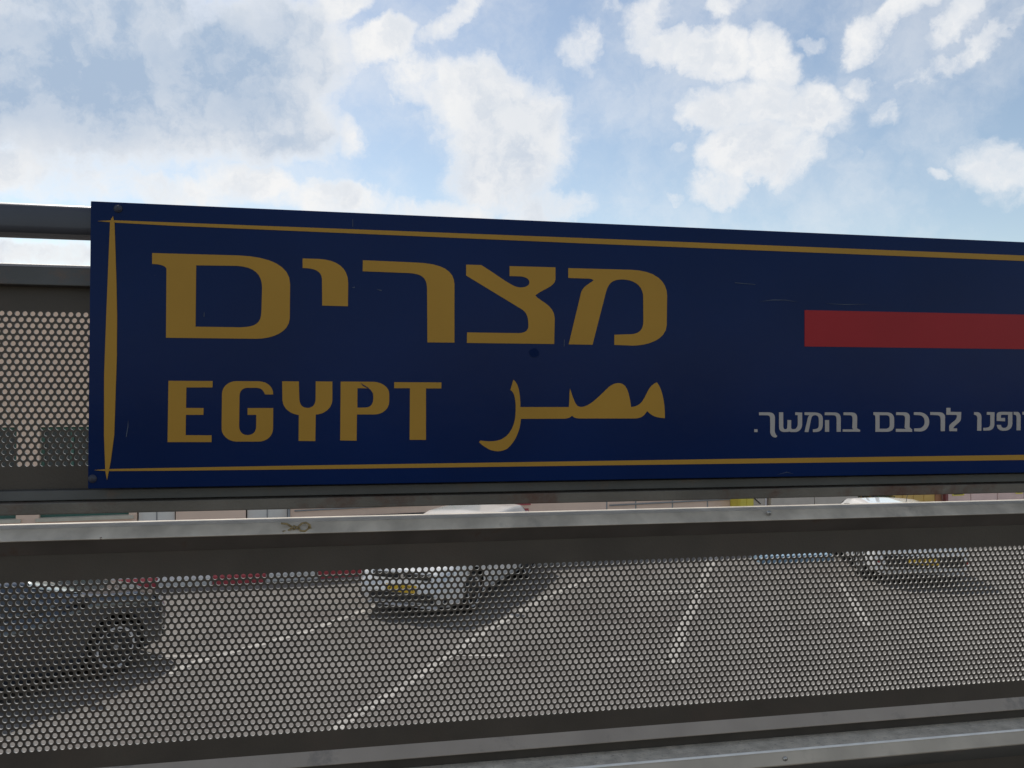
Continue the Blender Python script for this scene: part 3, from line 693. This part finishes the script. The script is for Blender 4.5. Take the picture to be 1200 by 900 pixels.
# neighbouring bays of the railing, plain rails only
def screw(px, py, o, material, parent, r=.0042):
    x, z = fp(px, py, o); bm = bmesh.new()
    g = bmesh.ops.create_uvsphere(bm, u_segments=16, v_segments=8, radius=r)['verts']
    for v in g: v.co = Vector((v.co.x, v.co.y * .45, v.co.z))
    cyl_bm(bm, (0, .0006, 0), r * 1.35, .0012, 'Y', 20)
    s = bmobj('screw', bm, material, parent, True); s.location = (x, -o - .0012, z)
    bm = bmesh.new(); box_bm(bm, -r * .55, r * .55, -r * .47, -r * .43, -r * .09, r * .09); box_bm(bm, -r * .09, r * .09, -r * .472, -r * .432, -r * .55, r * .55)
    sl2 = bmobj('slot', bm, m_dark, s); return s
screw(901, 601, .0245, m_steel, fence, .0030)
screw(920, 889.5, .0505, m_steel, fence, .0032)
screw(118.5, 631, .0275, m_rust, fence, .0014)
# twisted wire round the bright bar
wx, wz = fp(347, 617.5, .022)
m_wire = mat('rusty_wire', (.30, .22, .10), .6, .3, .3, 200)
tw = thing('wire_twist', 'short rusty twist of wire lying on the light bar below the sign', 'wire', (0, 0, 0), 0)
tw.location = FO; tw.rotation_euler = (0, 0, PSI)
pp = [(-.021, .004), (-.013, .0035), (-.007, -.001), (-.003, -.005), (.003, -.0015), (.008, .003), (.014, .004), (.020, .001), (.021, -.004)]
tube('wire_strand', [(wx + a, -.0235 - .003 * math.sin(i * 2) + (b_ < -.001) * -.002, wz + b_ + .002) for i, (a, b_) in enumerate(pp)], .0014, m_wire, tw, 8)
tube('wire_strand', [(wx + a * .9, -.0235 + .003 * math.sin(i * 2) - .003, wz - b_ * .9 - .002) for i, (a, b_) in enumerate(pp)], .0014, m_wire, tw, 8)

# parapet, walkway on the viewer's side
def fbox(name, x0, x1, y0, y1, z0, z1, mt, **pr):
    o_ = box(name, x0, x1, y0, y1, z0, z1, mt, None, **pr); o_.location = FO; o_.rotation_euler = (0, 0, PSI); return o_
fbox('parapet', -30, 30, -.16, .16, 0, 2.26, m_conc, kind='structure', bev=.01)
fbox('walkway', -60, 60, -16, -.165, -.3, 1.92, mat('walkway_paving', (.10, .09, .08), .9, 0, .1, 2, .1, 60), kind='structure')

# ------------------------------------------------------------------ the sign
SO = .046
sign = thing('sign', 'long dark blue sign with gold Hebrew, English and Arabic lettering mounted on the railing', 'sign', tuple(FO), PSI)
sx0 = (fp(106.2, 235.8, SO)[0] + fp(102.7, 572.5, SO)[0]) / 2
szt = (fp(106.2, 235.8, SO)[1] + fp(1200, 283.3, SO)[1]) / 2
szb = (fp(102.7, 572.5, SO)[1] + fp(1200, 554.2, SO)[1]) / 2
sx1 = 1.62
bd = box('sign_board', sx0, sx1, -SO, -SO + .018, szb, szt, m_blue, sign); bev_edge(bd, .0012)
for xx in (-.3, .5, 1.3): box('bracket', xx - .02, xx + .02, -SO + .019, -.026, szt - .09, szt - .02, m_rust, sign)
def parse(path, ox, oy, sc_):
    pts = []; tk = path.split(); i = 0; cur = (0, 0)
    P = lambda k: tuple(float(v) for v in tk[k].split(','))
    while i < len(tk):
        c = tk[i]
        if c == 'M' or c == 'L': cur = P(i + 1); pts.append(cur); i += 2
        elif c == 'C':
            a, b_, e = P(i + 1), P(i + 2), P(i + 3)
            for k in range(1, 9):
                t = k / 8; pts.append(tuple(cur[q] * (1 - t) ** 3 + 3 * a[q] * t * (1 - t) ** 2 + 3 * b_[q] * t * t * (1 - t) + e[q] * t ** 3 for q in (0, 1)))
            cur = e; i += 4
        elif c == 'Z': i += 1
        else: raise ValueError(c)
    if math.dist(pts[0], pts[-1]) < .5: pts.pop()
    return [(ox + x * sc_, oy + y * sc_) for x, y in pts]
def vinyl(name, loops, material, o=SO, th_=.0006, parent=None, **pr):
    """flat print cut from film: pixel outlines carried on to the sign board's own plane"""
    L3_ = [[Vector((fp(x, y, o)[0], 0, fp(x, y, o)[1])) for x, y in lp] for lp in loops]
    tri = tessellate_polygon(L3_); flat = [p for lp in L3_ for p in lp]; n = len(flat)
    vs = [(p.x, -o - th_, p.z) for p in flat] + [(p.x, -o - .0001, p.z) for p in flat]
    fs = [tuple(t) for t in tri]; k = 0
    bm = bmesh.new(); vv = [bm.verts.new(v) for v in vs]
    for t in tri:
        a, b_, c = (flat[i] for i in t)
        if (b_ - a).cross(c - a).length < 1e-12: continue
        try: bm.faces.new([vv[i] for i in t])
        except ValueError: pass
    for lp in L3_:
        m_ = len(lp)
        for i in range(m_):
            try: bm.faces.new([vv[k + i], vv[k + (i + 1) % m_], vv[n + k + (i + 1) % m_], vv[n + k + i]])
            except ValueError: pass
        k += m_
    return bmobj(name, bm, material, parent or sign, **pr)
HB = [  # big gold letters
 ((160, 285, .2), ['M 92,58 L 600,72 C 780,80 900,130 900,240 L 898,440 C 895,520 800,560 700,560 L 173,554 L 176,150 C 170,130 130,122 92,122 Z', 'M 350,130 L 590,133 C 690,140 735,180 736,260 L 732,400 C 730,470 700,490 610,493 L 346,489 Z']),
 ((160, 280, .26667), ['M 730,86 L 800,88 C 880,92 930,125 930,195 L 929,296 L 816,293 L 815,175 C 812,140 780,128 730,128 Z']),
 ((410, 290, .20833), ['M 73,72 L 370,85 C 520,90 588,130 588,210 L 588,535 L 436,534 L 434,225 C 430,165 400,148 330,144 L 72,134 Z']),
 ((410, 290, .20833), ['M 654,97 L 738,99 C 800,135 870,190 920,215 C 950,230 990,228 1005,210 C 1018,192 1005,172 975,165 C 950,161 920,162 898,161 L 898,105 L 1156,112 L 1156,180 C 1150,225 1080,235 1043,270 C 1060,300 1150,320 1152,400 L 1149,543 L 658,537 L 659,478 L 950,482 C 990,480 1004,465 1004,440 C 1003,400 1000,370 970,350 L 654,158 Z']),
 ((540, 290, .21667), ['M 581,112 L 920,121 C 1050,125 1114,180 1115,260 L 1113,420 C 1110,500 1010,530 930,531 L 830,527 L 830,472 L 925,469 C 970,465 986,440 987,400 L 986,260 C 980,200 930,173 870,173 C 820,175 800,190 785,240 L 712,526 L 583,524 L 650,245 C 660,210 690,200 718,178 C 710,168 690,168 660,168 L 581,165 Z']),
 ((160, 430, .15), ['M 250,108 L 595,110 L 594,160 L 390,160 L 387,320 L 524,321 L 523,374 L 386,374 L 384,533 L 587,534 L 586,587 L 243,587 Z']),
 ((160, 430, .15), ['M 780,111 L 960,112 C 1040,118 1068,170 1068,215 L 1004,215 C 990,180 975,163 930,163 L 865,163 C 825,165 805,190 805,230 L 802,460 C 802,510 830,532 868,532 C 910,532 935,505 935,465 L 936,374 L 868,374 L 868,321 L 1068,321 L 1067,480 C 1065,540 1020,583 950,583 L 780,583 C 710,580 665,530 665,480 L 668,210 C 670,160 710,112 780,111 Z']),
 ((340, 430, .15), ['M -62,112 L 68,113 L 72,250 C 75,300 100,320 137,320 C 175,320 198,295 199,250 L 200,113 L 330,114 L 330,260 C 325,330 260,370 200,372 L 197,579 L 66,578 L 68,375 C 10,370 -55,330 -60,260 Z']),
 ((340, 430, .15), ['M 395,114 L 650,116 C 720,118 774,160 774,210 L 774,270 C 774,330 720,370 660,371 L 522,371 L 519,576 L 391,574 Z', 'M 526,166 L 590,167 C 630,170 650,200 650,240 C 650,290 630,315 590,317 L 525,318 Z']),
 ((340, 430, .15), ['M 813,119 L 1182,121 L 1181,168 L 1061,168 L 1061,570 L 933,569 L 936,166 L 813,166 Z']),
 ((550, 430, .2), ['M 258,75 C 285,95 298,140 299,235 L 582,235 C 588,200 583,160 590,128 C 598,150 610,200 630,225 C 645,238 665,237 690,225 C 740,200 790,140 820,115 C 850,92 880,88 905,105 C 930,125 940,180 947,235 C 975,232 1000,225 1020,190 C 1045,150 1050,110 1098,90 C 1125,120 1147,200 1145,300 C 1100,298 1070,290 1041,258 C 1025,285 1010,300 970,302 L 650,302 C 620,302 610,295 601,285 C 590,298 575,302 550,303 L 302,304 C 298,370 270,440 220,480 C 180,500 150,495 120,485 C 90,470 70,455 57,440 L 65,431 C 110,438 150,438 185,425 C 240,400 270,340 271,260 C 272,200 268,150 240,135 Z'])]
LB = ['gold Hebrew final mem', 'gold Hebrew yod', 'gold Hebrew resh', 'gold Hebrew tsadi', 'gold Hebrew mem', 'gold letter E', 'gold letter G', 'gold letter Y', 'gold letter P', 'gold letter T', 'gold Arabic word']
for (org, ps), lb in zip(HB, LB): vinyl('letter', [parse(p_, *org) for p_ in ps], m_gold, label=lb)
A3 = (870, 470, .141667); A4 = (1020, 470, .15)
SM = [(A3, ['M 97,233 L 124,233 L 124,256 L 97,256 Z']),
 (A3, ['M 136,93 L 220,93 C 255,95 268,112 268,145 L 266,245 C 268,268 278,282 288,290 L 275,302 C 240,300 228,275 229,245 L 229,150 C 229,125 220,117 200,117 L 136,117 Z']),
 (A3, ['M 302,93 L 336,93 L 337,215 C 338,228 345,233 355,233 C 366,232 370,226 370,215 L 372,157 L 402,157 L 402,222 C 404,232 412,233 425,233 C 445,232 455,215 457,190 L 457,117 L 436,115 L 436,93 L 493,95 L 493,195 C 490,235 465,256 430,256 L 400,256 C 392,252 385,250 378,254 L 345,256 C 315,254 302,240 302,215 Z']),
 (A3, ['M 513,93 L 600,94 C 645,97 664,115 664,150 L 663,200 C 660,240 640,256 600,256 L 582,256 L 582,234 L 598,232 C 620,230 630,222 631,200 L 631,150 C 630,125 615,117 600,117 C 580,118 572,128 568,145 L 545,256 L 513,256 L 540,140 C 543,128 548,125 552,117 L 513,115 Z']),
 (A3, ['M 680,93 L 765,94 C 800,97 812,115 812,145 L 812,254 L 778,254 L 778,150 C 777,125 768,117 750,117 L 680,116 Z']),
 (A3, ['M 682,157 L 716,157 L 716,254 L 682,254 Z']),
 (A3, ['M 835,93 L 905,94 C 940,97 948,115 948,145 L 946,225 L 972,238 L 972,253 L 828,253 L 828,234 L 915,234 L 907,222 L 910,150 C 910,125 903,117 885,117 L 835,116 Z']),
 (A4, ['M 22,87 L 130,88 C 165,90 184,110 184,140 L 184,190 C 182,225 160,240 125,240 L 38,240 L 38,125 C 36,110 30,108 22,108 Z', 'M 70,110 L 70,216 L 120,216 C 140,214 150,205 150,185 L 150,140 C 150,120 140,110 120,110 Z']),
 (A4, ['M 200,87 L 270,88 C 298,92 306,105 306,130 L 304,205 L 325,222 L 325,240 L 197,240 L 197,217 L 275,217 L 266,206 L 270,140 C 270,118 262,110 245,110 L 200,109 Z']),
 (A4, ['M 338,87 L 385,87 C 430,92 458,120 458,162 C 457,210 425,237 385,238 L 340,236 L 340,214 L 378,213 C 405,210 422,192 423,162 C 422,130 405,112 378,110 L 338,108 Z']),
 (A4, ['M 466,86 L 540,87 C 570,90 582,105 582,130 L 580,235 L 548,235 L 547,145 C 546,118 538,110 515,110 L 466,108 Z']),
 (A4, ['M 592,53 L 624,53 L 624,84 L 708,85 L 706,135 C 705,170 655,185 645,213 L 675,213 L 675,235 L 615,235 L 614,195 C 625,165 670,160 675,120 L 672,108 L 592,107 Z']),
 (A4, ['M 808,86 L 840,87 C 858,92 866,108 866,130 L 865,232 L 832,231 L 834,135 C 832,115 825,108 808,107 Z']),
 (A4, ['M 908,85 L 968,87 L 966,185 C 962,215 945,230 915,230 L 880,230 L 880,209 L 905,208 C 925,207 934,198 935,180 L 935,108 L 908,107 Z']),
 (A4, ['M 985,108 C 985,90 1000,84 1030,84 L 1108,85 L 1107,175 C 1105,215 1080,232 1040,232 C 1005,232 988,215 986,186 L 1018,186 C 1020,203 1030,210 1045,210 C 1065,208 1073,195 1074,175 L 1074,107 L 1025,107 C 1018,108 1016,115 1018,132 L 1050,132 L 1050,158 L 985,155 Z']),
 (A4, ['M 1117,84 L 1150,85 C 1165,90 1172,105 1172,130 L 1171,228 L 1140,228 L 1141,130 C 1140,112 1133,106 1117,105 Z']),
 (A4, ['M 1186,84 L 1219,85 C 1234,90 1241,105 1241,130 L 1240,228 L 1209,228 L 1210,130 C 1209,112 1202,106 1186,105 Z'])]
for org, ps in SM: vinyl('letter', [parse(p_, *org) for p_ in ps], m_white)
vinyl('red_bar', [[(942.7, 363.4), (1200, 368.8), (1500, 375.1), (1500, 413.0), (1200, 409.2), (942.7, 406)]], m_red)
# gold border strokes, tapered like the photographed ones
def ln(x, a, b_): return a[1] + (b_[1] - a[1]) * (x - a[0]) / (b_[0] - a[0])
top = [(115, 259.1, .2), (133, 259.5, 2.6), (200, 262.6, 3.8), (400, 270.6, 4.8), (680, 282.0, 6.2), (1200, 302.7, 6.4), (1500, 314.6, 6.6)]
vinyl('border_line', [[(x, y - t_ / 2) for x, y, t_ in top] + [(x, y + t_ / 2) for x, y, t_ in reversed(top)]], m_gold)
bot = [(111, 550.9, .2), (126, 550.8, 2.4), (200, 549.9, 3.3), (340, 547.9, 4.4), (860, 540.5, 5.6), (1200, 536.0, 6.0), (1500, 532, 6.1)]
# broken round the vertical stroke so the films do not overlap
vinyl('border_line', [[(x, y - t_ / 2) for x, y, t_ in bot] + [(x, y + t_ / 2) for x, y, t_ in reversed(bot)]], m_gold)
vinyl('border_stroke', [[(132.6, 253.5), (134.4, 262), (136.6, 330), (137.4, 370), (137.0, 420), (136.0, 450), (134.0, 510), (130.0, 540), (125.6, 562.5), (123.6, 552), (122.1, 510), (122.2, 440), (124.7, 370), (127.5, 300), (129.2, 260), (130.8, 256)]], m_gold, th_=.0009)
for lp in ([(890, 353.5), (905, 351.2), (920, 351.3), (935, 354), (920, 351.9), (905, 351.9)], [(968, 355.6), (990, 356.6), (1018, 356.4), (990, 357.2)], [(861, 331), (885, 333.2), (885, 333.6), (861, 331.6)],
           [(150.4, 492), (149.7, 500), (147.6, 512), (148.3, 512), (150.4, 500)], [(239.2, 366), (239.6, 366), (239.6, 371), (238.6, 371)], [(661, 398), (661.5, 398), (661.3, 406), (660.7, 406)], [(413.0, 257), (413.5, 257), (413.7, 266), (413.2, 266)],
           [(910, 556.4), (922, 553), (930, 555.6), (922, 553.6)], [(412.5, 337), (416, 336), (415, 337.5)], [(441, 339), (447.5, 340), (446.8, 341)]):
    vinyl('scratch', [lp], m_scr)
vinyl('scratch', [[(422.5, 448.2), (425, 450.5), (430, 453.3), (434.5, 457), (438.2, 463), (437, 461.5), (433, 457), (429, 454), (425, 452)]], m_blue, th_=.0010)
m_sb = mat('sign_screw_blue', (.03, .035, .06), .5, 0, .2, 60)
for px, py in ((138.5, 244.5), (108.5, 561)): screw(px, py, SO, m_sb, sign, .0042)
vinyl('smudge', [[(626 + 6 * math.cos(a_ * .7) * (1 + .2 * math.sin(a_ * 3)), 413.5 + 5.5 * math.sin(a_ * .7)) for a_ in range(9)]], mat('smudge', (.0007, .011, .060), .5, spec=.08))
